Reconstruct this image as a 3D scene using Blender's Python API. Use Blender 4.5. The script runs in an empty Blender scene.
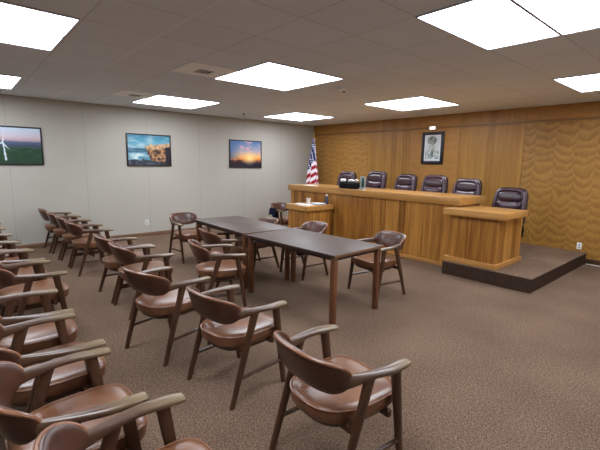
import bpy, bmesh, math, random
from mathutils import Vector, Matrix, noise as mnoise
random.seed(7)
PI = math.pi
SC = bpy.context.scene
COL = SC.collection
H = 2.743

# ------------------------------------------------------------------ helpers
def lin(c):
    return tuple((v/255/12.92 if v/255 <= .04045 else ((v/255+.055)/1.055)**2.4) for v in c)

class MB:
    """collects shapes into one mesh"""
    def __init__(s): s.bm = bmesh.new()
    def box(s, x0, x1, y0, y1, z0, z1, bev=0.0, mi=0):
        t = bmesh.new()
        vs = [t.verts.new((x, y, z)) for z in (z0, z1) for y in (y0, y1) for x in (x0, x1)]
        for f in ((0,2,3,1),(4,5,7,6),(0,1,5,4),(2,6,7,3),(0,4,6,2),(1,3,7,5)):
            t.faces.new([vs[i] for i in f])
        if bev > 0:
            bmesh.ops.bevel(t, geom=list(t.edges), offset=bev, segments=2, profile=.5, affect='EDGES')
        s.merge(t, mi); return s
    def merge(s, t, mi=0, mat=None):
        if mat is not None: bmesh.ops.transform(t, matrix=mat, verts=list(t.verts))
        mp = {}
        for v in t.verts: mp[v] = s.bm.verts.new(v.co)
        for f in t.faces:
            try:
                nf = s.bm.faces.new([mp[v] for v in f.verts]); nf.material_index = mi
            except ValueError: pass
        t.free()
    def loft(s, secs, mi=0, caps=True, closed=False):
        rings = [[s.bm.verts.new(p) for p in sec] for sec in secs]
        n = len(rings[0])
        m = len(rings)
        for i in range(m if closed else m-1):
            a, b = rings[i], rings[(i+1) % m]
            for j in range(n):
                f = s.bm.faces.new((a[j], a[(j+1) % n], b[(j+1) % n], b[j])); f.material_index = mi
        if caps and not closed:
            f = s.bm.faces.new(list(reversed(rings[0]))); f.material_index = mi
            f = s.bm.faces.new(rings[-1]); f.material_index = mi
        return s
    def tube(s, pts, r, n=10, mi=0, closed=False):
        pts = [Vector(p) for p in pts]
        rs = r if isinstance(r, (list, tuple)) else [r]*len(pts)
        secs = []
        up = None
        for i, p in enumerate(pts):
            if closed: d = pts[(i+1) % len(pts)] - pts[i-1]
            else: d = pts[min(i+1, len(pts)-1)] - pts[max(i-1, 0)]
            d.normalize()
            if up is None:
                a = Vector((0,0,1)) if abs(d.z) < .9 else Vector((1,0,0))
            else: a = up
            x = d.cross(a).normalized(); y = x.cross(d).normalized(); up = y
            secs.append([p + rs[i]*(math.cos(2*PI*k/n)*x + math.sin(2*PI*k/n)*y) for k in range(n)])
        return s.loft(secs, mi, True, closed)
    def bar(s, p0, p1, w0, d0, w1, d1, n=12, e=3.0, mi=0):
        """tapered bar with rounded rectangular section; w along x, d along y, horizontal end cuts"""
        secs = []
        for t in (0, .25, .5, .75, 1):
            p = Vector(p0).lerp(Vector(p1), t); w = w0+(w1-w0)*t; d = d0+(d1-d0)*t
            secs.append([p + Vector((sgp(math.cos(2*PI*k/n), 2/e)*w/2, sgp(math.sin(2*PI*k/n), 2/e)*d/2, 0)) for k in range(n)])
        if secs[0][0].z > secs[-1][0].z: secs.reverse()
        return s.loft(secs, mi)
    def ellipsoid(s, c, r, e=2.0, nu=20, nv=12, mi=0, mat=None, fn=None):
        t = bmesh.new()
        rings = []
        for i in range(nv+1):
            ph = -PI/2 + PI*i/nv
            ring = []
            for j in range(nu):
                th = 2*PI*j/nu
                p = Vector((sgp(math.cos(ph), 2/e)*sgp(math.cos(th), 2/e)*r[0],
                            sgp(math.cos(ph), 2/e)*sgp(math.sin(th), 2/e)*r[1],
                            sgp(math.sin(ph), 2/e)*r[2]))
                if fn: p = fn(p)
                ring.append(t.verts.new(p))
            rings.append(ring)
        for i in range(nv):
            for j in range(nu):
                t.faces.new((rings[i][j], rings[i][(j+1)%nu], rings[i+1][(j+1)%nu], rings[i+1][j]))
        bmesh.ops.remove_doubles(t, verts=list(t.verts), dist=1e-5)
        M = Matrix.Translation(c)
        if mat is not None: M = M @ mat
        s.merge(t, mi, M); return s
    def lathe(s, prof, n=24, c=(0,0,0), mi=0):
        secs = [[Vector((c[0]+r*math.cos(2*PI*k/n), c[1]+r*math.sin(2*PI*k/n), c[2]+z)) for k in range(n)] for r, z in prof]
        return s.loft(secs, mi)
    def build(s, name, mats, parent=None, loc=None, angle=40):
        bmesh.ops.recalc_face_normals(s.bm, faces=list(s.bm.faces))
        me = bpy.data.meshes.new(name)
        s.bm.to_mesh(me); s.bm.free()
        for m in (mats if isinstance(mats, (list, tuple)) else [mats]): me.materials.append(m)
        for p in me.polygons: p.use_smooth = True
        me.set_sharp_from_angle(angle=math.radians(angle))
        o = bpy.data.objects.new(name, me); COL.objects.link(o)
        if parent: o.parent = parent
        if loc: o.location = loc
        return o

def sgp(v, p): return math.copysign(abs(v)**p, v)

def tag(o, label, cat, group=None):
    o['label'] = label; o['category'] = cat
    if group: o['group'] = group
    return o
def thing(name, label, cat, loc=(0,0,0), rz=0.0, group=None):
    o = bpy.data.objects.new(name, None); COL.objects.link(o)
    o.empty_display_size = .1
    o.location = loc; o.rotation_euler = (0, 0, rz)
    return tag(o, label, cat, group)
def struct(o): o['kind'] = 'structure'; return o
def kids(o): return [c for c in bpy.data.objects if c.parent == o]
def dup(root, loc, rz, label, group=None, cat=None):
    r = root.copy(); COL.objects.link(r); r.location = loc; r.rotation_euler = (0, 0, rz)
    r['label'] = label
    if group: r['group'] = group
    for ch in kids(root):
        c = ch.copy(); COL.objects.link(c); c.parent = r
        for g in kids(ch):
            d = g.copy(); COL.objects.link(d); d.parent = c
    return r

# ------------------------------------------------------------------ materials
class NT:
    def __init__(s, name):
        s.m = bpy.data.materials.new(name); s.m.use_nodes = True
        s.t = s.m.node_tree; s.n = s.t.nodes; s.l = s.t.links
        s.b = s.n['Principled BSDF']
        s.tc = None
    def obj(s):
        if not s.tc: s.tc = s.n.new('ShaderNodeTexCoord')
        return s.tc.outputs['Object']
    def put(s, sock, v):
        if hasattr(v, 'is_output'): s.l.new(v, sock)
        else: sock.default_value = v
    def math(s, op, a, b=0.0, c=None):
        n = s.n.new('ShaderNodeMath'); n.operation = op
        s.put(n.inputs[0], a); s.put(n.inputs[1], b)
        if c is not None: s.put(n.inputs[2], c)
        return n.outputs[0]
    def mapping(s, scale, vec=None, loc=(0,0,0)):
        n = s.n.new('ShaderNodeMapping'); s.l.new(vec or s.obj(), n.inputs[0])
        n.inputs['Scale'].default_value = scale; n.inputs['Location'].default_value = loc
        return n.outputs[0]
    def noise(s, vec, scale=1.0, detail=3.0, rough=.5, dist=0.0):
        n = s.n.new('ShaderNodeTexNoise'); s.l.new(vec, n.inputs['Vector'])
        n.inputs['Scale'].default_value = scale; n.inputs['Detail'].default_value = detail
        n.inputs['Roughness'].default_value = rough; n.inputs['Distortion'].default_value = dist
        return n.outputs['Fac']
    def white(s, v):
        n = s.n.new('ShaderNodeTexWhiteNoise'); n.noise_dimensions = '1D'; s.l.new(v, n.inputs['W'])
        return n.outputs['Value']
    def sep(s, vec):
        n = s.n.new('ShaderNodeSeparateXYZ'); s.l.new(vec, n.inputs[0]); return n.outputs
    def ramp(s, fac, stops):
        n = s.n.new('ShaderNodeValToRGB'); s.l.new(fac, n.inputs[0])
        e = n.color_ramp.elements
        while len(e) < len(stops): e.new(.5)
        for k, (p, c) in enumerate(stops):
            e[k].position = p; e[k].color = (*lin(c), 1)
        return n.outputs[0]
    def mix(s, fac, a, b, mode='MIX'):
        n = s.n.new('ShaderNodeMix'); n.data_type = 'RGBA'; n.blend_type = mode
        s.put(n.inputs[0], fac); s.put(n.inputs[6], a); s.put(n.inputs[7], b)
        return n.outputs[2]
    def bump(s, h, strength=.2, dist=.01):
        n = s.n.new('ShaderNodeBump'); n.inputs['Strength'].default_value = strength
        n.inputs['Distance'].default_value = dist; s.l.new(h, n.inputs['Height'])
        s.l.new(n.outputs[0], s.b.inputs['Normal'])
    def base(s, c): s.put(s.b.inputs['Base Color'], c if hasattr(c, 'is_output') else (*lin(c), 1))
    def set(s, rough=.5, spec=.5, metal=0.0, coat=0.0):
        s.b.inputs['Roughness'].default_value = rough; s.b.inputs['Specular IOR Level'].default_value = spec
        s.b.inputs['Metallic'].default_value = metal; s.b.inputs['Coat Weight'].default_value = coat
        s.b.inputs['Coat Roughness'].default_value = .15
        return s.m

def plain(name, c, rough=.5, spec=.5, metal=0.0, var=.08, scale=30):
    t = NT(name); n = t.noise(t.obj(), scale, 3)
    lo = tuple(v*(1-var) for v in c); hi = tuple(min(255, v*(1+var)) for v in c)
    t.base(t.ramp(n, [(.3, lo), (.7, hi)])); return t.set(rough, spec, metal)

def wood(name, dark, light, grain='Z', rough=.35, board=None, coat=0.0, fine=38, spec=.5):
    t = NT(name)
    lo, hi = (1.3, fine)
    sc = {'X': (lo, hi, hi), 'Y': (hi, lo, hi), 'Z': (hi, hi, lo)}[grain]
    n = t.noise(t.mapping(sc), 1.0, 4, .6, .3)
    sc2 = {'X': (.5, 9, 9), 'Y': (9, .5, 9), 'Z': (9, 9, .5)}[grain]
    n2 = t.noise(t.mapping(sc2), 1.0, 2, .5, .6)
    f = t.math('ADD', t.math('MULTIPLY', n, .65), t.math('MULTIPLY', n2, .35))
    if board:
        o = t.sep(t.obj()); a = t.math('ADD', o[0], o[1])
        w = t.white(t.math('FLOOR', t.math('MULTIPLY', a, 1/board)))
        f = t.math('ADD', f, t.math('MULTIPLY', t.math('SUBTRACT', w, .5), .22))
    t.base(t.ramp(f, [(.32, dark), (.68, light)]))
    return t.set(rough, spec, 0, coat)

def figured(name, dark, light, amp=.1, period=.13, col=.36, contrast=1.0, rough=.4):
    """veneer with scalloped, swag-like figure in upright columns"""
    t = NT(name); o = t.sep(t.obj())
    warp = t.noise(t.mapping((1.2, 1.2, .9)), 1.0, 2)
    x = t.math('ADD', o[0], t.math('MULTIPLY', warp, .16))
    tri = t.math('DIVIDE', t.math('PINGPONG', t.math('ADD', x, 20.0), col/2), col/2)
    par = t.math('POWER', tri, 1.7)
    cell = t.white(t.math('FLOOR', t.math('DIVIDE', t.math('ADD', x, 20.0+col/2), col)))
    n = t.noise(t.mapping((3, 3, 2.2)), 1.0, 3)
    z = t.math('SUBTRACT', o[2], t.math('MULTIPLY', par, amp))
    ph = t.math('ADD', t.math('ADD', t.math('DIVIDE', z, period), t.math('MULTIPLY', n, 2.6)), t.math('MULTIPLY', cell, 3.0))
    fr = t.math('FRACT', ph)
    saw = t.math('MULTIPLY', t.math('MINIMUM', t.math('DIVIDE', fr, .72), t.math('DIVIDE', t.math('SUBTRACT', 1.0, fr), .28)), 1.0)
    fine = t.noise(t.mapping((16, 16, 9)), 1.0, 4, .65)
    broad = t.noise(t.mapping((2.2, 2.2, .8)), 1.0, 2)
    f = t.math('ADD', t.math('MULTIPLY', saw, .38*contrast), t.math('ADD', t.math('MULTIPLY', fine, .5), t.math('MULTIPLY', broad, .3)))
    t.base(t.ramp(f, [(.22, dark), (.5, tuple((a+b)/2 for a, b in zip(dark, light))), (.85, light)]))
    return t.set(rough, .4)

def carpet(name, c1, c2, c3):
    t = NT(name)
    n = t.noise(t.obj(), 105, 3, .7); big = t.noise(t.obj(), 1.3, 3)
    mid = t.noise(t.obj(), 48, 2, .6)
    f = t.math('ADD', t.math('ADD', t.math('MULTIPLY', n, .75), t.math('MULTIPLY', mid, .2)), t.math('MULTIPLY', t.math('SUBTRACT', big, .5), .12))
    t.base(t.ramp(f, [(.36, c1), (.48, c2), (.62, c3)]))
    t.bump(n, .4, .006)
    return t.set(.95, .1)

def wall_fabric():
    t = NT('beige wall covering'); o = t.sep(t.obj())
    n = t.noise(t.mapping((60, 60, 90)), 1.0, 2)
    big = t.noise(t.obj(), .8, 2)
    c = t.ramp(t.math('ADD', t.math('MULTIPLY', n, .5), t.math('MULTIPLY', big, .5)), [(.3, (178, 173, 162)), (.7, (188, 183, 172))])
    # seams every 1.2245 m
    d = t.math('ABSOLUTE', t.math('SUBTRACT', t.math('PINGPONG', t.math('ADD', o[1], 2.475+1.2245*20), .61225), 0.0))
    m = t.math('LESS_THAN', d, .0045)
    t.base(t.mix(t.math('MULTIPLY', m, .32), c, (*lin((115, 110, 102)), 1)))
    t.bump(n, .05, .003)
    return t.set(.85, .2)

def ceiling_mat():
    t = NT('acoustic ceiling tile'); o = t.sep(t.obj())
    n = t.noise(t.obj(), 55, 4, .7); n2 = t.noise(t.obj(), 160, 2, .7)
    big = t.white(t.math('ADD', t.math('MULTIPLY', t.math('FLOOR', t.math('DIVIDE', t.math('SUBTRACT', o[0], .81), .61)), 17.0), t.math('FLOOR', t.math('DIVIDE', t.math('ADD', o[1], 1.15), .61))))
    f = t.math('ADD', t.math('MULTIPLY', t.math('ADD', n, n2), .45), t.math('MULTIPLY', big, .1))
    c = t.ramp(f, [(.3, (217, 224, 230)), (.62, (232, 239, 246))])
    dx = t.math('PINGPONG', t.math('ADD', t.math('SUBTRACT', o[0], .81), 12.2), .305)
    dy = t.math('PINGPONG', t.math('ADD', t.math('ADD', o[1], 1.15), 24.4), .305)
    m = t.math('LESS_THAN', t.math('MINIMUM', dx, dy), .006)
    c = t.mix(t.math('MULTIPLY', m, .32), c, (*lin((140, 128, 114)), 1))
    sp = t.math('LESS_THAN', t.math('ABSOLUTE', t.math('ADD', o[1], 6.645)), .011)
    c = t.mix(t.math('MULTIPLY', sp, .7), c, (*lin((246, 248, 250)), 1))
    t.base(c); t.bump(n, .25, .004)
    return t.set(.9, .15)

def leather(name, dark, light, rough=.33, spec=.55):
    t = NT(name)
    n = t.noise(t.obj(), 6, 3, .6, .4)
    t.base(t.ramp(n, [(.3, dark), (.7, light)]))
    return t.set(rough, spec)

def arm_wood():
    """walnut arm, its finish worn paler towards the front end"""
    t = NT('worn walnut arm'); o = t.sep(t.obj())
    n = t.noise(t.mapping((60, 5, 60)), 1.0, 2, .5)
    base = t.ramp(n, [(.3, (80, 54, 38)), (.7, (94, 66, 47))])
    worn = t.ramp(n, [(.3, (130, 111, 78)), (.7, (146, 127, 92))])
    f = t.math('ADD', t.math('MULTIPLY', t.math('SUBTRACT', o[1], .06), 5.0), t.math('MULTIPLY', t.math('SUBTRACT', t.noise(t.obj(), 9, 2), .5), .5))
    cl = t.n.new('ShaderNodeClamp'); t.l.new(f, cl.inputs[0])
    t.base(t.mix(t.math('MULTIPLY', cl.outputs[0], .7), base, worn))
    return t.set(.33, .8, 0, .2)

def emit(name, c, s):
    t = NT(name); t.base((240, 240, 240))
    t.b.inputs['Emission Color'].default_value = (*c, 1); t.b.inputs['Emission Strength'].default_value = s
    return t.set(.5)

def colattr(name, rough=.4, spec=.4):
    t = NT(name); a = t.n.new('ShaderNodeVertexColor'); a.layer_name = 'Col'
    t.l.new(a.outputs[0], t.b.inputs['Base Color']); return t.set(rough, spec)

M = {}
M['carpet'] = carpet('brown carpet', (70, 53, 42), (112, 91, 75), (148, 124, 104))
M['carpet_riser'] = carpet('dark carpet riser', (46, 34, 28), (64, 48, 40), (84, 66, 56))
M['wall'] = wall_fabric()
M['ceil'] = ceiling_mat()
M['beige'] = plain('off white paint', (224, 221, 214), .8)
M['base_l'] = wood('baseboard wood', (104, 74, 54), (132, 98, 74), 'Y', .5)
M['base_b'] = plain('dark baseboard', (74, 48, 32), .5)
M['fig_r'] = figured('swag figured veneer', (122, 82, 32), (180, 134, 66), .075, .15, .32, .8)
M['fig_l'] = figured('chevron figured veneer', (140, 96, 40), (190, 142, 74), .055, .13, .40, .6)
M['fig_c'] = figured('soft figured veneer', (146, 99, 44), (180, 130, 66), .07, .2, .4, .4)
M['straight'] = wood('straight grain veneer', (140, 96, 42), (174, 128, 62), 'Z', .42, .155, fine=30, spec=.3)
M['groove'] = plain('dark groove', (70, 40, 20), .7)
M['rail'] = wood('dark wood rail', (118, 80, 36), (146, 104, 50), 'X', .4)
M['bench'] = wood('bench front oak', (122, 74, 26), (192, 136, 64), 'Z', .36, .14, spec=.4)
M['slab'] = wood('bench top oak', (162, 112, 54), (198, 148, 82), 'X', .3, coat=.2)
M['slab_l'] = wood('witness top oak', (168, 116, 58), (206, 154, 88), 'X', .3, coat=.2)
M['plinth'] = wood('plinth oak', (160, 108, 52), (196, 144, 80), 'X', .36)
M['ttop'] = wood('dark walnut laminate', (64, 50, 43), (82, 65, 56), 'X', .46, spec=.75)
M['tedge'] = wood('worn walnut edge', (96, 62, 42), (140, 100, 70), 'Y', .4)
M['tleg'] = wood('walnut table leg', (84, 48, 28), (120, 76, 48), 'Z', .35)
M['tband'] = plain('dark edge band', (62, 42, 34), .4)
M['tapron'] = plain('dark apron', (40, 28, 26), .4)
M['leather'] = leather('brown leather', (100, 61, 40), (136, 92, 63), .3, .7)
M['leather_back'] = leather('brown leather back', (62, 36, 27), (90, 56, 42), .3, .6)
M['piping'] = leather('leather piping', (122, 78, 54), (150, 104, 76), .3, .6)
M['cwood'] = wood('walnut chair frame', (58, 36, 24), (86, 57, 38), 'Z', .32)
M['awood'] = arm_wood()
M['burg'] = leather('burgundy leather', (40, 24, 30), (62, 38, 46), .28, .6)
M['burg_s'] = leather('burgundy cushion leather', (52, 34, 42), (78, 54, 64), .25, .65)
M['blackp'] = plain('black plastic', (22, 22, 24), .45)
M['frame_b'] = plain('black frame', (24, 22, 30), .35)
M['white'] = plain('white plastic', (232, 230, 224), .4)
M['grey_metal'] = plain('grey metal', (190, 188, 186), .4)
M['lightframe'] = plain('light frame enamel', (190, 188, 196), .35)
M['lens'] = emit('lit diffuser', (.93, 1.0, 1.10), 11.6)
M['smalllamp'] = emit('lit small lens', (1, .97, .93), 1.6)
M['vent'] = plain('vent enamel', (252, 250, 246), .5, var=.01)
M['vent_d'] = plain('vent opening', (58, 50, 46), .8)
M['brass'] = plain('brass', (190, 150, 70), .3, .5, .9)
M['polew'] = wood('flag pole oak', (120, 80, 40), (160, 112, 62), 'Z', .35)
M['print'] = colattr('printed picture', .3)
M['flag'] = colattr('flag cloth', .75, .2)
M['paper'] = plain('white paper', (236, 234, 228), .7, var=.03)
M['bluepaper'] = plain('pale blue folder', (160, 178, 208), .6)
M['coat'] = plain('navy cloth', (20, 26, 44), .9, .1, var=.3)
M['bag'] = plain('black cloth', (18, 18, 24), .8, .2, var=.3)
M['green'] = plain('dark green panel', (34, 66, 52), .4)
M['greyp'] = plain('pale grey plastic', (150, 158, 158), .4)
M['bottle'] = plain('dark blue bottle', (52, 52, 72), .25)

# ------------------------------------------------------------------ room
RX, RY = 12.2, -11.6
struct(MB().box(0, RX, RY, 0, -.1, 0).build('floor', M['carpet']))
struct(MB().box(-.12, RX+.12, RY-.12, .12, H, H+.1).build('ceiling', M['ceil']))
struct(MB().box(-.12, 0, RY-.12, .12, -.1, H).build('wall_left', M['wall']))
struct(MB().box(RX, RX+.12, RY-.12, .12, -.1, H).build('wall_right', M['beige']))
struct(MB().box(0, RX, RY-.12, RY, -.1, H).build('wall_front', M['beige']))
b = MB()
b.box(0, RX, .012, .12, -.1, H, mi=0)
seams = [0, .78, 2.05, 3.31, 4.53, 5.80, 8.24, 10.68, RX]
mats = [2, 2, 4, 3, 4, 1, 1, 1]
for i in range(len(seams)-1):
    g0 = .004 if i else 0; g1 = .004
    b.box(seams[i]+g0, seams[i+1]-g1, 0, .013, 0, 2.452, mi=mats[i])
    b.box(seams[i]+g0, seams[i+1]-g1, 0, .013, 2.50, H, mi=(3 if mats[i] != 4 else 4))
struct(b.build('wall_back', [M['groove'], M['fig_r'], M['fig_l'], M['fig_c'], M['straight']]))
struct(MB().box(0, RX, -.014, .012, 2.452, 2.50, .003).build('trim_1', M['rail']))
struct(MB().box(0, .014, RY, -.0, 0, .075, .004).build('baseboard_left', M['base_l']))
struct(MB().box(6.985, RX, -.014, 0, 0, .10, .003).build('baseboard_back', M['base_b']))
# carpeted platform: strip behind the bench and the square under the witness desk
b = MB()
PZ = .2
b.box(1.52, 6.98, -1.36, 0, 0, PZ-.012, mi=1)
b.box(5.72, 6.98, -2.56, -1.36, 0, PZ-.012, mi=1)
b.box(1.52, 6.985, -1.365, 0, PZ-.012, PZ, .004, mi=0)
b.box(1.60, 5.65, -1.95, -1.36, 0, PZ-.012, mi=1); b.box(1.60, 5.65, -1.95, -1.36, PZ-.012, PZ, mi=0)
b.box(5.715, 6.985, -2.565, -1.36, PZ-.012, PZ, .004, mi=0)
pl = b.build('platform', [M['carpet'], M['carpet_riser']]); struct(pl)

# ------------------------------------------------------------------ ceiling fixtures
def light_fixture(xc, yc, label):
    t = thing('ceiling_light', label, 'ceiling light', (xc, yc, H), 0, 'recessed fluorescent ceiling lights')
    hx, hy = .303, .606
    f = MB(); w = .010
    for a in ((-hx, -hx+w, -hy, hy), (hx-w, hx, -hy, hy), (-hx+w, hx-w, -hy, -hy+w), (-hx+w, hx-w, hy-w, hy)):
        f.box(a[0], a[1], a[2], a[3], -.014, 0, .002)
    f.build('frame', M['lightframe'], t)
    MB().box(-hx+w, hx-w, -hy+w, hy-w, -.008, -.001).build('diffuser', M['lens'], t)
    return t
pos = {0: 'left', 1: 'right'}
rowname = {-1.76: 'nearest the wood wall', -4.81: 'in the middle of the room', -7.86: 'farthest from the wood wall'}
LAB = {
 (1.42, -1.76): 'lit ceiling panel in the far corner above the flag, {} of its pair',
 (1.42, -4.81): 'lit ceiling panel above the rocky coast picture, {} of its pair',
 (1.42, -7.86): 'lit ceiling panel above the wind turbine picture at left edge, {} of its pair',
 (4.47, -1.76): 'lit ceiling panel in front of the framed portrait, {} of its pair',
 (4.47, -4.81): 'lit ceiling panel over the tables beside the smoke detector, {} of its pair',
 (4.47, -7.86): 'large lit ceiling panel in the upper left corner, {} of its pair',
 (7.52, -1.76): 'lit ceiling panel by the swag-figured wall at right edge, {} of its pair',
 (7.52, -4.81): 'largest lit ceiling panel at the upper right, {} of its pair',
}
for (x, y), s in LAB.items():
    for k, w in ((-1, 'left half'), (1, 'right half')):
        light_fixture(x+k*.305, y-(.07 if x < 2 else .02), s.format(w))
for k, w in ((-1, 'left half'), (1, 'right half')):  # out-of-view panels added to light the room, continuing the fixture grid
    light_fixture(7.52+k*.305, -7.86, 'added unseen lit ceiling panel overhead behind the viewer, %s of its pair' % w)
    light_fixture(10.57+k*.305, -4.81, 'added unseen lit ceiling panel right of the room, %s of its pair' % w)
    light_fixture(10.57+k*.305, -1.76, 'added unseen lit ceiling panel at right end of wood wall, %s of its pair' % w)

def vent(xc, yc, label):
    t = thing('ceiling_vent', label, 'vent', (xc, yc, H), 0, 'square ceiling vents')
    b = MB(); a, c = .295, .105
    # sloped flange between outer square and the louvre opening
    o = [(-a,-a),(a,-a),(a,a),(-a,a)]; i_ = [(-c,-c),(c,-c),(c,c),(-c,c)]
    b.loft([[Vector((x, y, 0)) for x, y in o], [Vector((x, y, -.008)) for x, y in o],
            [Vector((x*1.05, y*1.05, -.022)) for x, y in i_], [Vector((x, y, -.02)) for x, y in i_], [Vector((x, y, -.004)) for x, y in i_]], caps=True)
    b.build('grille_frame', M['vent'], t)
    MB().box(-c+.002, c-.002, -c+.002, c-.002, -.0075, -.0045).build('opening', M['vent_d'], t)
    s = MB()
    for k in range(4):
        y = -c+.022+k*.050
        s.loft([[Vector((x, y, -.02)), Vector((x, y+.03, -.009)), Vector((x, y+.034, -.011)), Vector((x, y+.004, -.022))] for x in (-c+.003, c-.003)])
    s.build('louvre', M['vent'], t, angle=20)
vent(4.165, -5.725, 'square white ceiling vent with louvres beside the middle lit panel')
vent(1.725, -5.725, 'square white ceiling vent farther off, above the rocky coast picture')

t = thing('smoke_detector', 'round white smoke detector on the ceiling right of the middle light', 'smoke detector', (4.62, -3.73, H))
MB().lathe([(.03, 0), (.085, 0), (.088, -.014), (.078, -.042), (.06, -.05), (.02, -.05)]).build('housing', M['white'], t)
MB().lathe([(.012, -.0505), (.026, -.0505), (.024, -.060), (.012, -.062)]).build('sensor_cap', M['vent_d'], t)
t = thing('sprinkler', 'tiny dark sprinkler head on the ceiling near the far left wall', 'sprinkler', (.93, -3.06, H))
MB().lathe([(.012, 0), (.035, 0), (.032, -.008), (.012, -.01), (.009, -.035), (.018, -.037), (.018, -.04), (.005, -.04)]).build('sprinkler_head', M['vent_d'], t)

# ------------------------------------------------------------------ pictures
def col_grid(name, w, h, nx, ny, fn, mat, parent, T):
    """upright printed sheet: fn(u, v) gives an sRGB colour; T maps (u, v) to a point"""
    me = bpy.data.meshes.new(name)
    vs = [T(i/nx, j/ny) for j in range(ny+1) for i in range(nx+1)]
    fs = [(j*(nx+1)+i, j*(nx+1)+i+1, (j+1)*(nx+1)+i+1, (j+1)*(nx+1)+i) for j in range(ny) for i in range(nx)]
    me.from_pydata(vs, [], fs)
    ca = me.color_attributes.new('Col', 'FLOAT_COLOR', 'CORNER')
    k = 0
    for j in range(ny):
        for i in range(nx):
            c = (*lin(fn((i+.5)/nx, (j+.5)/ny)), 1)
            for q in range(4): ca.data[k].color = c; k += 1
    me.materials.append(mat)
    o = bpy.data.objects.new(name, me); COL.objects.link(o)
    if parent: o.parent = parent
    return o
def N(x, y, s=1.0, o=0.0): return mnoise.fractal(Vector((x*s+o, y*s-o, o*.37)), 1.0, 2.0, 4)
def mixc(a, b, t): t = max(0, min(1, t)); return tuple(x+(y-x)*t for x, y in zip(a, b))
def stops(v, st):
    for (p0, c0), (p1, c1) in zip(st, st[1:]):
        if v <= p1: return mixc(c0, c1, (v-p0)/(p1-p0))
    return st[-1][1]
def pic_wind(u, v):
    c = stops(v+.02*N(u, v, 5), [(0, (38, 66, 46)), (.25, (36, 78, 50)), (.42, (62, 88, 70)), (.5, (60, 72, 92)), (.60, (84, 98, 128)), (.66, (196, 166, 172)), (.75, (206, 194, 204)), (1, (202, 222, 238))])
    if v < .45: c = mixc(c, (30, 60, 40), .5+.9*N(u*1.5, v*3, 4))
    # wind turbine: tower and three blades
    ax = .385; hub = (ax-.010, .57)
    if abs(u-(ax+.05*(0.57-v))) < .010+.014*(.57-v) and .08 < v < .57: c = (214, 224, 232)
    for a in (math.radians(78), math.radians(-52), math.radians(198)):
        dx, dy = (u-hub[0])*1.42, v-hub[1]
        t = dx*math.cos(a)+dy*math.sin(a); n = -dx*math.sin(a)+dy*math.cos(a)
        if 0 < t < .25 and abs(n) < .018*(1.1-t/.25): c = (222, 230, 236)
    return c
def pic_coast(u, v):
    ridge = .62+.20*u+.07*N(u, .3, 9)
    sky = stops(v, [(.5, (150, 182, 188)), (.75, (92, 160, 184)), (1, (66, 130, 160))])
    sky = mixc(sky, (206, 214, 208), .6*N(u*1.2, v*3, 4, 3)+.1)
    c = sky
    if v < .56: c = mixc((46, 84, 112), (92, 132, 152), .5+N(u, v*4, 6))
    if v < .42 and u < .75: c = mixc((84, 140, 164), (206, 222, 222), .35+1.1*N(u*2, v*2, 5, 7))
    if v < ridge-.05 and u > .42+.25*max(0, .5-v)+.06*N(v, u, 8, 1):
        r = N(u*2.2, v*1.6, 6, 2)
        c = mixc((186, 138, 98), (70, 48, 42), .5+1.5*r)
        if v > ridge-.2: c = mixc(c, (228, 196, 152), .55)
    if v < .17+.1*N(u, v, 6, 5): c = mixc((40, 42, 54), (90, 96, 104), .4+N(u, v, 12))
    if u > .88 and v < .62: c = (40, 36, 44)
    return c
def pic_sunset(u, v):
    c = stops(v+.03*N(u, v, 5), [(0, (34, 34, 52)), (.13, (46, 40, 58)), (.2, (120, 70, 62)), (.3, (236, 150, 76)), (.42, (246, 190, 116)), (.62, (176, 166, 180)), (1, (84, 124, 176))])
    d = math.hypot((u-.62)*1.2, (v-.34)); c = mixc((255, 226, 150), c, d*3.2)
    if v > .3: c = mixc(c, (64, 104, 158), (.35-u)*2.2)
    if v > .4: c = mixc(c, (226, 170, 176), 1.1*N(u*1.4, v*2.4, 4, 9)*(u > .3))
    if u < .36 and v < .26+.06*N(u, .1, 9): c = mixc(c, (52, 38, 42), .7)
    return c
def pic_portrait(u, v):
    """soft pencil portrait sheet: a head and shoulders drawn in grey on white"""
    n = N(u*2, v*2, 6, 4)
    c = (196, 202, 202)
    def el(cx, cy, rx, ry): return ((u-cx)/rx)**2+((v-cy)/ry)**2
    if el(.5, .22, .46, .32) < 1 and v < .56: c = mixc((120, 132, 128), (206, 212, 208), .5+1.3*n)
    if el(.5, .63, .25, .25) < 1: c = mixc((150, 156, 150), (205, 208, 202), .55+.9*n)
    if el(.46, .79, .29, .16) < 1: c = mixc((86, 90, 88), (150, 154, 150), .5+n)
    if el(.5, .46, .17, .16) < 1: c = mixc((140, 146, 142), (190, 196, 190), .5+n)
    if el(.5, .27, .07, .14) < 1: c = (92, 110, 98)
    if u < .08 or u > .92 or v < .07 or v > .95: c = (214, 216, 222)
    return c
def wall_picture_left(y0, y1, z0, z1, fn, label, nx=120, ny=84):
    t = thing('framed_picture', label, 'picture', (0.003, (y0+y1)/2, (z0+z1)/2), 0, 'framed pictures on the beige wall')
    hy, hz, w = (y1-y0)/2, (z1-z0)/2, .026
    b = MB()
    for a in ((-hy, -hy+w, -hz, hz), (hy-w, hy, -hz, hz), (-hy+w, hy-w, -hz, -hz+w), (-hy+w, hy-w, hz-w, hz)):
        b.box(0, .028, a[0], a[1], a[2], a[3], .002)
    b.build('frame', M['frame_b'], t)
    # faces +x; seen from inside the room, u runs towards +y
    col_grid('print', 0, 0, nx, ny, fn, M['print'], t, lambda u, v: (.02, -hy+w+u*(2*hy-2*w), -hz+w+v*(2*hz-2*w)))
    MB().box(0, .018, -hy+.004, hy-.004, -hz+.004, hz-.004).build('backing_board', M['frame_b'], t)
wall_picture_left(-7.815, -6.854, 1.536, 2.212, pic_wind, 'black framed wind turbine over green fields, leftmost picture on the beige wall')
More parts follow.
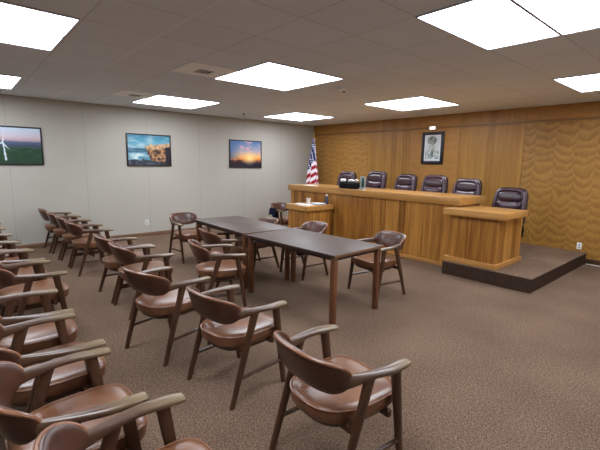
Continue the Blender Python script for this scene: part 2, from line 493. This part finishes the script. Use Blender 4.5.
wall_picture_left(-5.366, -4.406, 1.535, 2.215, pic_coast, 'black framed rocky coast with breaking waves, middle picture on the beige wall')
wall_picture_left(-2.894, -1.914, 1.512, 2.210, pic_sunset, 'black framed orange sunset, picture nearest the flag on the beige wall')

t = thing('framed_portrait', 'dark framed grey portrait drawing hanging on the wood panelled wall', 'picture', (3.915, -.003, 2.035))
hx, hz, w = .268, .352, .068
b = MB()
for a in ((-hx, -hx+w, -hz, hz), (hx-w, hx, -hz, hz), (-hx+w, hx-w, -hz, -hz+w), (-hx+w, hx-w, hz-w, hz)):
    b.box(a[0], a[1], -.034, 0, a[2], a[3], .004)
b.build('frame', M['frame_b'], t)
MB().box(-hx+.01, hx-.01, -.018, 0, -hz+.01, hz-.01).build('backing_board', M['frame_b'], t)
col_grid('print', 0, 0, 64, 88, pic_portrait, M['print'], t, lambda u, v: (-hx+w+u*(2*hx-2*w), -.02, -hz+w+v*(2*hz-2*w)))

t = thing('picture_lamp', 'small bright white lamp on the wood rail just above the portrait', 'lamp', (3.90, -.014, 2.47))
MB().box(-.075, .075, -.035, 0, -.035, .035, .006).build('casing', M['white'], t)
MB().box(-.066, .066, -.046, -.033, -.028, .028, .006).build('lens', M['smalllamp'], t)

def outlet(loc, rz, label):
    t = thing('wall_outlet', label, 'outlet', loc, rz)
    MB().box(-.037, .037, -.006, 0, -.058, .058, .002).build('cover_plate', M['white'], t)
    for z in (-.022, .022):
        MB().box(-.016, .016, -.009, -.005, z-.014, z+.014, .003).build('socket', M['greyp'], t)
outlet((0, -5.005, .30), PI/2, 'white wall outlet low on the beige wall under the coast picture')
outlet((6.865, 0, .30), 0, 'white wall outlet low on the wood wall beside the carpeted platform')
b = MB()
b.tube([(7.0+.2*k, -.03-.004*math.sin(k*1.3), .008) for k in range(20)], .007, 8)
tag(b.build('cable', M['white']), 'thin white cable on the carpet along the foot of wood wall', 'cable')

# ------------------------------------------------------------------ bench, desks
BZ = 1.15
t = thing('judge_bench', 'long oak council bench with thick top facing the tables', 'bench', (3.63, -1.75, 0))
ox, oy = 3.63, -1.75
def bx(mb, x0, x1, y0, y1, z0, z1, bev=0, mi=0): return mb.box(x0-ox, x1-ox, y0-oy, y1-oy, z0, z1, bev, mi)
bx(MB(), 1.50, 5.75, -2.20, -1.30, BZ-.125, BZ, .006).build('countertop', M['slab'], t)
bx(MB(), 1.555, 5.70, -2.15, -2.12, .06, BZ-.125).build('front_panel', M['bench'], t)
bx(MB(), 1.555, 1.585, -2.12, -1.42, 0, BZ-.125).build('end_panel', M['bench'], t)
bx(MB(), 5.67, 5.70, -2.12, -1.42, 0, BZ-.125).build('end_panel', M['bench'], t)
bx(MB(), 1.545, 5.705, -2.16, -2.12, 0, .06, .004).build('plinth', M['plinth'], t)
bx(MB(), 1.585, 5.67, -2.10, -1.90, .5, .53).build('shelf', M['bench'], t)

t = thing('witness_desk', 'small oak desk standing on the carpeted platform at the end of the bench', 'desk', (6.11, -2.15, PZ))
ox, oy = 6.11, -2.15
DZ = 1.008-PZ
bx(MB(), 5.67, 6.565, -2.56, -1.69, DZ-.092, DZ, .005).build('desktop', M['slab_l'], t)
b = MB(); bx(b, 5.77, 6.472, -2.485, -2.46, .05, DZ-.092); b.build('front_panel', M['bench'], t)
bx(MB(), 6.447, 6.472, -2.46, -1.62, .05, DZ-.092).build('side_panel', M['bench'], t)
bx(MB(), 5.77, 5.795, -2.46, -1.72, .05, DZ-.092).build('side_panel', M['bench'], t)
b = MB()
bx(b, 5.71, 6.50, -2.52, -2.485, 0, .075, .004); bx(b, 6.472, 6.50, -2.485, -1.58, 0, .075, .004); bx(b, 5.71, 5.77, -2.485, -1.78, 0, .075, .004)
b.build('plinth', M['plinth'], t)

CZ = .81
t = thing('clerk_desk', 'small square oak desk with papers in front of the bench by the left end', 'desk', (2.72, -2.585, 0))
ox, oy = 2.72, -2.585
bx(MB(), 2.36, 3.03, -2.96, -2.21, CZ-.10, CZ, .005).build('desktop', M['slab'], t)
bx(MB(), 2.40, 2.99, -2.92, -2.895, 0, CZ-.10).build('front_panel', M['bench'], t)
bx(MB(), 2.965, 2.99, -2.895, -2.22, 0, CZ-.10).build('side_panel', M['bench'], t)
bx(MB(), 2.40, 2.425, -2.895, -2.22, 0, CZ-.10).build('side_panel', M['bench'], t)

# ------------------------------------------------------------------ tables
def make_table(name, label, w, d, loc, rz):
    t = thing(name, label, 'table', loc, rz, 'dark wood tables set end to end')
    Z = .75; a, c = w/2, d/2
    MB().box(-a+.003, a-.003, -c+.003, c-.003, Z-.022, Z, .002).build('tabletop', M['ttop'], t)
    for q in (-1, 1):
        MB().box(-a+.003, a-.003, q*(c-.0015)-.0015, q*(c-.0015)+.0015, Z-.028, Z-.0015).build('edge_band', M['tband'], t)
        MB().box(q*(a-.0015)-.0015, q*(a-.0015)+.0015, -c, c, Z-.028, Z-.0012).build('end_band', M['tedge'], t)['label'] = 'worn pale end edge'
    for s in (-1, 1):
        for q in (-1, 1):
            x, y = s*(a-.05), q*(c-.05)
            MB().box(x-.027, x+.027, y-.027, y+.027, 0, Z-.022, .004).build('leg', M['tleg'], t)
    b = MB()
    for q in (-1, 1): b.box(-a+.08, a-.08, q*(c-.045)-.01, q*(c-.045)+.01, Z-.066, Z-.022)
    for s in (-1, 1): b.box(s*(a-.045)-.01, s*(a-.045)+.01, -c+.08, c-.08, Z-.066, Z-.022)
    b.build('apron', M['tapron'], t)
    return t
make_table('conference_table', 'nearer dark wood table, its worn end facing the viewer', 1.50, .83, (5.345, -4.995, 0), math.radians(2.2))
make_table('conference_table', 'farther dark wood table, joined behind the nearer one', 1.53, .79, (3.79, -4.99, 0), math.radians(-2.5))

# ------------------------------------------------------------------ wooden armchair
def make_armchair(label, loc, rz, group):
    t = thing('armchair', label, 'chair', loc, rz, group)
    # seat: boxed leather cushion, square front, rounded rear
    def outline(z, grow=0.0):
        pts = []; n = 48
        for k in range(n):
            a = 2*PI*k/n
            c, s = math.cos(a), math.sin(a)
            if s >= 0: x = sgp(c, 2/5.0)*.238; y = .08+sgp(s, 2/5.0)*.225
            else: x = sgp(c, 2/2.9)*.238*(1-.06*abs(s)); y = .08+sgp(s, 2/2.4)*.290
            L = math.hypot(x, y-.08)
            pts.append(Vector((x*(1+grow/L), .08+(y-.08)*(1+grow/L), z)))
        return pts
    b = MB()
    secs = [outline(.400, -.03), outline(.402, -.006), outline(.420, .002), outline(.458, .004), outline(.474, .002), outline(.483, -.006),
            outline(.490, -.04), outline(.496, -.09), outline(.496, -.15)]
    b.loft(secs)
    seat = b.build('seat', M['leather'], t, angle=60)
    b = MB()
    b.tube([p for p in outline(.476, .005)], .0045, 6, closed=True)
    b.build('piping', M['piping'], seat)
    b = MB(); b.loft([outline(.345, -.06), outline(.365, -.035), outline(.402, -.02)])
    b.build('seat_frame', M['cwood'], t)
    # curved back
    A, B, Y0, E = .235, .125, -.115, 2.5
    def plan(th):   # th -1..1 of a quarter turn each side
        a = th*PI/2
        return Vector((sgp(math.sin(a), 2/E)*A, Y0-sgp(max(math.cos(a), 0), 2/E)*B, 0))
    secs = []; top = []; n = 34
    for i in range(n+1):
        th = -1.0+2.0*i/n
        p = plan(th); d = plan(min(1, th+.02))-plan(max(-1, th-.02)); d.normalize()
        nrm = Vector((d.y, -d.x, 0))            # outward
        if nrm.y > 0 and abs(th) < .9: nrm = -nrm
        if abs(th) >= .9: nrm = Vector((math.copysign(1, th), 0, 0)).lerp(nrm if nrm.x*th > 0 else -nrm, .5).normalized()
        q = max(0, 1-abs(th)**2.6)
        zt = .692+.106*q**.65; zb = .640-.060*q**.65
        zc, hh = (zt+zb)/2, (zt-zb)/2; hd = .015+.012*q
        sec = []
        for k in range(18):
            a = 2*PI*k/18
            u = sgp(math.cos(a), 2/2.6)*hd; z = sgp(math.sin(a), 2/3.2)*hh
            lean = .035*(z/.1)
            sec.append(p + nrm*(u+lean*q) + Vector((0, 0, zc+z)))
        secs.append(sec)
        top.append(p + nrm*(.035*(hh/.1)*q+hd*.45) + Vector((0, 0, zt-.006)))
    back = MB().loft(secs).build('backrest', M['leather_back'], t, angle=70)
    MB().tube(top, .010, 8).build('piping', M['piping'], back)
    # arms
    for s in (-1, 1):
        secs = []
        for k in range(11):
            f = k/10
            y = -.135+f*.403
            x = s*(.236+.038*min(1, f*1.7)+.010*math.sin(f*PI)-.002*f*f)
            z = .660+.012*(1-f)**2-.004*f+.006*math.sin(f*PI)
            w = .018+.016*min(1, f*1.5)
            hgt = .021-.003*f
            if k == 10: w *= .86; hgt *= .8
            if k == 0: w *= .8
            hgt += .016*max(0, 1-f*3)
            secs.append([Vector((x+sgp(math.cos(2*PI*j/18), 2/2.9)*w, y, z-.010*max(0, 1-f*3)+sgp(math.sin(2*PI*j/18), 2/2.4)*hgt)) for j in range(18)])
        MB().loft(secs).build('arm', M['awood'], t, angle=50)
        MB().bar((s*.270, -.015, .655), (s*.266, -.215, 0), .040, .060, .030, .036).build('leg', M['cwood'], t)
        MB().bar((s*.273, .178, .65), (s*.267, .270, 0), .040, .060, .030, .036).build('leg', M['cwood'], t)
        b = MB(); b.tube([(s*.267, -.150, .2), (s*.2695, .235, .2)], .014, 8); b.build('stretcher', M['cwood'], t)
    b = MB()
    for y in (-.085, .165): b.box(-.262, .262, y-.014, y+.014, .36, .40, .004)
    b.build('cross_rail', M['cwood'], t)
    for c in kids(t):
        for q in [c]+kids(c): q.data.transform(Matrix.Scale(.957, 4, (0, 0, 1)))
    return t

R = math.radians
G2 = 'armchairs in the row behind the tables'; G3 = 'armchairs in the rear row at the left edge'
GT = 'armchairs drawn up around the tables'
proto = make_armchair('tan leather wooden armchair at the bottom centre, seen from behind on open carpet', (7.362, -6.684, 0), R(-3), G2)
chairs = [
 (6.319, -6.673, 6, 'leather wooden armchair second nearest, behind the one at the bottom centre', G2),
 (5.457, -6.838, 15, 'leather wooden armchair third nearest in the middle row, turned slightly left', G2),
 (4.346, -6.657, 0, 'leather wooden armchair fourth nearest in the middle row, beside the turned one', G2),
 (3.722, -6.657, 0, 'leather wooden armchair fifth nearest in the middle row, before the gap', G2),
 (2.300, -6.699, 0, 'wooden armchair nearest of the four bunched against the beige wall', G2),
 (1.672, -6.710, 0, 'wooden armchair second nearest of the four bunched against the beige wall', G2),
 (1.045, -6.731, 0, 'wooden armchair third nearest of the four bunched against the beige wall', G2),
 (0.420, -6.762, 0, 'wooden armchair farthest of the four, closest to the beige wall', G2),
 (7.476, -7.733, 0, 'wooden armchair at the bottom left corner, nearest chair of the rear row', G3),
 (6.823, -7.852, 0, 'tan wooden armchair second nearest in the rear row at lower left', G3),
 (6.170, -7.862, 4, 'tan wooden armchair third nearest in the rear row at lower left', G3),
 (5.527, -7.872, 0, 'tan wooden armchair fourth nearest in the rear row, before the small gap', G3),
 (4.470, -7.727, 5, 'wooden armchair fifth nearest in the rear row, pushed slightly forward', G3),
 (3.791, -7.790, 3, 'wooden armchair sixth nearest in the rear row at the left edge', G3),
 (3.159, -7.841, 2, 'wooden armchair seventh nearest in the rear row, only its arm in view', G3),
 (2.526, -7.883, 0, 'wooden armchair third from the far end of rear row, arm tip showing', G3),
 (1.894, -7.904, 0, 'wooden armchair second from the far end of rear row, arm tip showing', G3),
 (1.262, -7.914, 0, 'wooden armchair at the far end of the rear row, arm tip showing', G3),
 (4.768, -5.948, -16, 'wooden armchair at the near side of the tables, closest to the viewer', GT),
 (4.105, -5.470, -8, 'wooden armchair tucked at an angle against the farther table near side', GT),
 (2.490, -5.196, -85, 'wooden armchair at the far end of the tables, facing down their length', GT),
 (5.650, -4.060, 171, 'leather wooden armchair on the far side at the near table corner', GT),
 (4.42, -4.24, 178, 'leather armchair behind the middle of the nearer table, back showing above it', GT),
 (3.650, -4.570, 178, 'leather armchair behind the farther table, only its pale back top showing', GT),
 (1.97, -2.67, -88, 'wooden armchair with a navy coat, beside the small square desk', None),
]
placed = []
for x, y, a, lab, g in chairs:
    o = dup(proto, (x, y, 0), R(a), lab, g)
    if not g: del o['group']
    placed.append(o)

# ------------------------------------------------------------------ executive chairs behind the bench
def make_exec(label, loc, rz, drop=0.0):
    t = thing('executive_chair', label, 'chair', loc, rz, 'burgundy leather chairs behind the bench')
    # local: faces +y, floor at 0
    lean = Matrix.Rotation(R(10), 4, 'X')
    def shell(p):   # dish the back a little, narrow the top
        k = (p.z+.33)/.66
        p = Vector((p.x*(1.0-.10*max(0, k-.45)), p.y, p.z)); p.y += .9*p.x*p.x*.6; return p
    back = MB().ellipsoid((0, -.275, .90-drop), (.284, .062, .365), 5.0, 40, 24, mat=lean, fn=shell).build('backrest', M['burg'], t, angle=80)
    # rolled border round the front of the back
    def roll(r, h, zc, y):
        pts = []
        for k in range(48):
            a = 2*PI*k/48
            p = shell(Vector((sgp(math.cos(a), 2/4.5)*r, y, zc+sgp(math.sin(a), 2/4.5)*h)))
            pts.append(Matrix.Translation((0, -.275, .90-drop)) @ lean @ p)
        return pts
    MB().tube(roll(.243, .318, 0, .055), .030, 10, closed=True).build('border_roll', M['burg_s'], back)
    MB().ellipsoid((0, 0, 0), (.205, .042, .09), 2.8, 28, 14, mat=Matrix.Translation((0, -.275, .90-drop)) @ lean @ Matrix.Translation((0, .062, .20)), fn=lambda p: Vector((p.x, p.y+.5*p.x*p.x, p.z-.6*p.x*p.x*0))).build('headrest_cushion', M['burg'], back)
    MB().ellipsoid((0, 0, 0), (.205, .055, .082), 2.6, 28, 14, mat=Matrix.Translation((0, -.275, .90-drop)) @ lean @ Matrix.Translation((0, .066, .035)), fn=lambda p: Vector((p.x, p.y+.5*p.x*p.x, p.z+1.0*p.x*p.x))).build('lumbar_cushion', M['burg_s'], back)
    MB().ellipsoid((0, 0, 0), (.205, .045, .10), 2.8, 28, 14, mat=Matrix.Translation((0, -.275, .90-drop)) @ lean @ Matrix.Translation((0, .062, -.15))).build('lower_cushion', M['burg'], back)
    MB().ellipsoid((0, .03, .47-drop), (.255, .26, .06), 4.0, 36, 16).build('seat', M['burg_s'], t, angle=80)
    D = Vector((0, 0, -drop))
    for s in (-1, 1):
        a = MB()
        a.tube([Vector(p)+D for p in ((s*.255, -.20, .46), (s*.282, -.17, .58), (s*.288, -.10, .655), (s*.288, .05, .665), (s*.286, .15, .65), (s*.275, .18, .56), (s*.245, .12, .45))], [.02, .022, .026, .028, .026, .02, .02], 10)
        ao = a.build('armrest', M['blackp'], t, angle=60)
        MB().ellipsoid((s*.288, .03, .685-drop), (.036, .14, .022), 3.0, 20, 10).build('arm_pad', M['burg'], ao)
    MB().lathe([(.06, .40-drop), (.06, .385-drop), (.028, .38-drop), (.028, .12), (.045, .11), (.045, .075)], 18).build('gas_column', M['blackp'], t)
    MB().box(-.11, .11, -.12, .12, .395-drop, .42-drop, .006).build('seat_plate', M['blackp'], t)
    for k in range(5):
        a = 2*PI*k/5+PI/2; d = Vector((math.cos(a), math.sin(a), 0))
        l = MB().tube([d*.03+Vector((0, 0, .10)), d*.16+Vector((0, 0, .095)), d*.285+Vector((0, 0, .075))], [.028, .024, .018], 8).build('base_leg', M['blackp'], t)
        c = d*.285; x = Vector((-d.y, d.x, 0))*.022
        MB().tube([c-x+Vector((0, 0, .028)), c-x*.2+Vector((0, 0, .028))], .027, 14).tube([c+x*.2+Vector((0, 0, .028)), c+x+Vector((0, 0, .028))], .027, 14).tube([c+Vector((0, 0, .03)), c+Vector((0, 0, .075))], .007, 8).build('caster', M['blackp'], l)
    return t
ex = [
 (2.19, -1.18, 178, -.01, 'burgundy leather chair behind the bench, farthest, partly behind the black bag'),
 (3.08, -1.18, 176, -.04, 'burgundy leather chair behind the bench, beside the grey green stand'),
 (3.84, -1.18, 170, 0, 'third burgundy leather chair from the flag, just left of the portrait'),
 (4.54, -1.18, 177, 0, 'fourth burgundy leather chair from the flag, directly below the portrait'),
 (5.20, -1.18, 175, .045, 'burgundy leather chair behind the right end of the bench'),
 (6.03, -1.28, 178, .165, 'burgundy leather chair behind the small desk on the platform'),
]
for x, y, a, drop, lab in ex: make_exec(lab, (x, y, PZ), R(a), drop)

# ------------------------------------------------------------------ flag
FX, FY = .52, -.48
t = thing('flag_stand', 'furled United States flag on an upright pole in the far corner', 'flag', (FX, FY, 0))
MB().lathe([(.02, 0), (.16, 0), (.16, .02), (.13, .035), (.05, .05), (.03, .12), (.02, .12)], 28).build('stand', M['brass'], t)
MB().tube([(0, 0, .05), (0, 0, 2.36)], .014, 12).build('pole', M['polew'], t)
MB().lathe([(.010, 2.355), (.020, 2.36), (.022, 2.375), (.014, 2.39), (.020, 2.41), (.014, 2.45), (.003, 2.50)], 14).build('finial', M['brass'], t)
FT = 2.34
def flagpt(u, v):
    """hanging cloth gathered at the top of the pole; u across, v from the hem up"""
    t = 1-v                                    # 0 at the top, 1 at the hem
    w = .035+.235*min(1, t*1.25)**.8
    c = .03+.03*t
    q = 2*u-1
    x = c+w*q
    y = -.035-.10*t*(1-q*q)-.035*t+.05*min(1, t*2)*math.sin(u*17+t*1.5)
    z = FT-1.42*t-.05*(u < 2)*abs(q)*t
    return (x, y, z)
def flagcol(u, v):
    x, y, z = flagpt(u, v)
    if u > .80: x += .36+.10*(u-.8)            # the fold at the right shows cloth farther along
    n = (.80*(x-.02)+.60*(FT-z))/.86           # across the stripes
    a = (-.60*(x-.02)+.80*(FT-z))              # along the stripes
    if n < 7/13 and u <= .80:
        cx, cy = a/.075, n/.052
        i, j = round(cx-.5*(round(cy) % 2)), round(cy)
        if abs(cx-.5*(j % 2)-i) < .22 and abs(cy-j) < .25: return (222, 222, 230)
        return (34, 40, 92)
    return (160, 28, 46) if int(n*13) % 2 == 0 else (234, 228, 230)
f = col_grid('cloth', 0, 0, 150, 104, flagcol, M['flag'], t, flagpt)
for p in f.data.polygons: p.use_smooth = True
sm = f.modifiers.new('thick', 'SOLIDIFY'); sm.thickness = .003

# ------------------------------------------------------------------ things on the bench and desks
def lump(name, c, r, mat, label, cat, group=None, e=2.3, amp=.25, seed=0, s=9):
    b = MB()
    b.ellipsoid((0, 0, r[2]), r, e, 26, 16, fn=lambda p: p*(1+amp*mnoise.noise(p*s+Vector((seed, 0, 0)))) if p.z > -r[2]*.8 else p)
    o = b.build(name, mat, None, c, 80)
    return tag(o, label, cat, group)
lump('cloth_bag', (3.29, -2.03, BZ), (.235, .10, .068), M['bag'], 'low black cloth bag lying on the bench top at left', 'bag', e=4.5, amp=.22)
for k, (x, y, z, lab) in enumerate(((3.15, -2.08, .142, 'crumpled white paper on the black bag, leftmost and lowest'),
                                 (3.31, -2.02, .140, 'crumpled white paper on the black bag, middle one'),
                                 (3.455, -2.03, .138, 'crumpled white paper on the black bag, nearest the grey stand'))):
    lump('crumpled_paper', (x, y, BZ+z), (.066, .05, .030), M['paper'], lab, 'paper', 'crumpled papers on the black bag', 2.0, .5, k*7.3, 22)
t = thing('display_stand', 'upright grey stand with a dark green panel on the bench top', 'stand', (3.635, -2.04, BZ), R(24))
MB().box(-.06, .06, -.05, .05, 0, .018, .004).build('base', M['greyp'], t)
MB().box(-.052, .052, -.02, .02, .018, .26, .008).build('body', M['greyp'], t)
MB().box(-.018, .036, -.024, -.019, .05, .235, .002).build('panel', M['green'], t)
tag(MB().box(-.15, .15, -.10, .10, 0, .006, .001).build('paper_sheets', M['paper'], None, (2.1, -2.03, BZ)), 'flat white papers on the bench top in front of the flag', 'papers')
b = MB().box(-.14, .14, -.11, .11, 0, .012, .002); o = b.build('paper_stack', M['paper'], None, (2.78, -2.78, CZ)); o.rotation_euler.z = R(20)
tag(o, 'white paper stack at the front of the small square desk', 'papers')
b = MB().box(-.15, .15, -.11, .11, 0, .02, .003); o = b.build('folder', M['bluepaper'], None, (2.80, -2.46, CZ)); o.rotation_euler.z = R(-8)
tag(o, 'pale blue folder on the small square desk', 'folder')
b = MB().box(-.13, .13, -.09, .09, 0, .004, .001); o = b.build('paper_sheet', M['paper'], None, (2.83, -2.46, CZ+.0205)); o.rotation_euler.z = R(10)
tag(o, 'white sheet lying on the pale blue folder', 'paper')
b = MB().box(-.06, .06, -.09, .09, 0, .005, .001); o = b.build('note_sheet', M['paper'], None, (2.50, -2.72, CZ)); o.rotation_euler.z = R(-10)
tag(o, 'small white note at the left of the small square desk', 'paper')
tag(MB().lathe([(.036, 0), (.046, .115), (.048, .118), (.043, .118), (.034, .006)], 20).build('paper_cup', M['white'], None, (2.62, -2.56, CZ)), 'white paper cup on the small square desk', 'cup')
t = thing('bottle', 'small dark bottle with white cap on the small square desk', 'bottle', (2.90, -2.30, CZ))
MB().lathe([(.034, 0), (.038, .004), (.038, .125), (.018, .155), (.016, .172)], 18).build('body', M['bottle'], t)
MB().lathe([(.018, .172), (.0185, .205), (.015, .208)], 14).build('cap', M['white'], t)
# navy coat over the arm of the chair by the desk
b = MB(); secs = []
for k in range(15):
    f = k/14
    y = .10-.22*f
    drop = .24+.05*math.sin(f*7)
    pts = []
    for a in range(19):
        g = a/18
        # inside hem -> over the arm -> outside hem
        ang = PI*g
        x = .055*math.cos(ang)*(1+.15*math.sin(f*9+g*5)); z = .656+.018*math.sin(ang)
        if g < .25: z -= (1-g/.25)*drop*.6
        if g > .75: z -= (g-.75)/.25*drop
        pts.append((x, y+.01*math.sin(g*8), z))
    inner = [Vector(p)+Vector((0, 0, -.006)) for p in reversed(pts)]
    secs.append([Vector(p) for p in pts]+inner)
b.loft(secs)
o = b.build('coat', M['coat'], None, (1.93, -2.94, 0), 80); o.rotation_euler.z = R(-88)
tag(o, 'dark navy coat draped over the arm of the chair by the square desk', 'coat')

# ------------------------------------------------------------------ camera
f_px, yaw, pit, rol = 393.198, 0.85122, -0.15505, 0.016744
d = Vector((-math.sin(yaw)*math.cos(pit), math.cos(yaw)*math.cos(pit), math.sin(pit)))
rt = Vector((math.cos(yaw), math.sin(yaw), 0)); up = rt.cross(d)
c, s = math.cos(rol), math.sin(rol)
X = c*rt+s*up; Yv = -s*rt+c*up
cam = bpy.data.cameras.new('camera'); co = bpy.data.objects.new('camera', cam); COL.objects.link(co)
cam.sensor_fit = 'HORIZONTAL'; cam.sensor_width = 36; cam.lens = f_px*36/600
cam.clip_start = .02
co.matrix_world = Matrix(((X.x, Yv.x, -d.x, 8.72), (X.y, Yv.y, -d.y, -8.13), (X.z, Yv.z, -d.z, 1.643), (0, 0, 0, 1)))
SC.camera = co

w = bpy.data.worlds.new('world'); SC.world = w; w.use_nodes = True
w.node_tree.nodes['Background'].inputs[0].default_value = (.8, .85, 1, 1)
w.node_tree.nodes['Background'].inputs[1].default_value = .0
SC.view_settings.view_transform = 'Standard'; SC.view_settings.look = 'None'
SC.cycles.max_bounces = 16; SC.cycles.diffuse_bounces = 10
SC.view_settings.exposure = 0.0; SC.view_settings.gamma = 1.0; SC.view_settings.use_curve_mapping = False
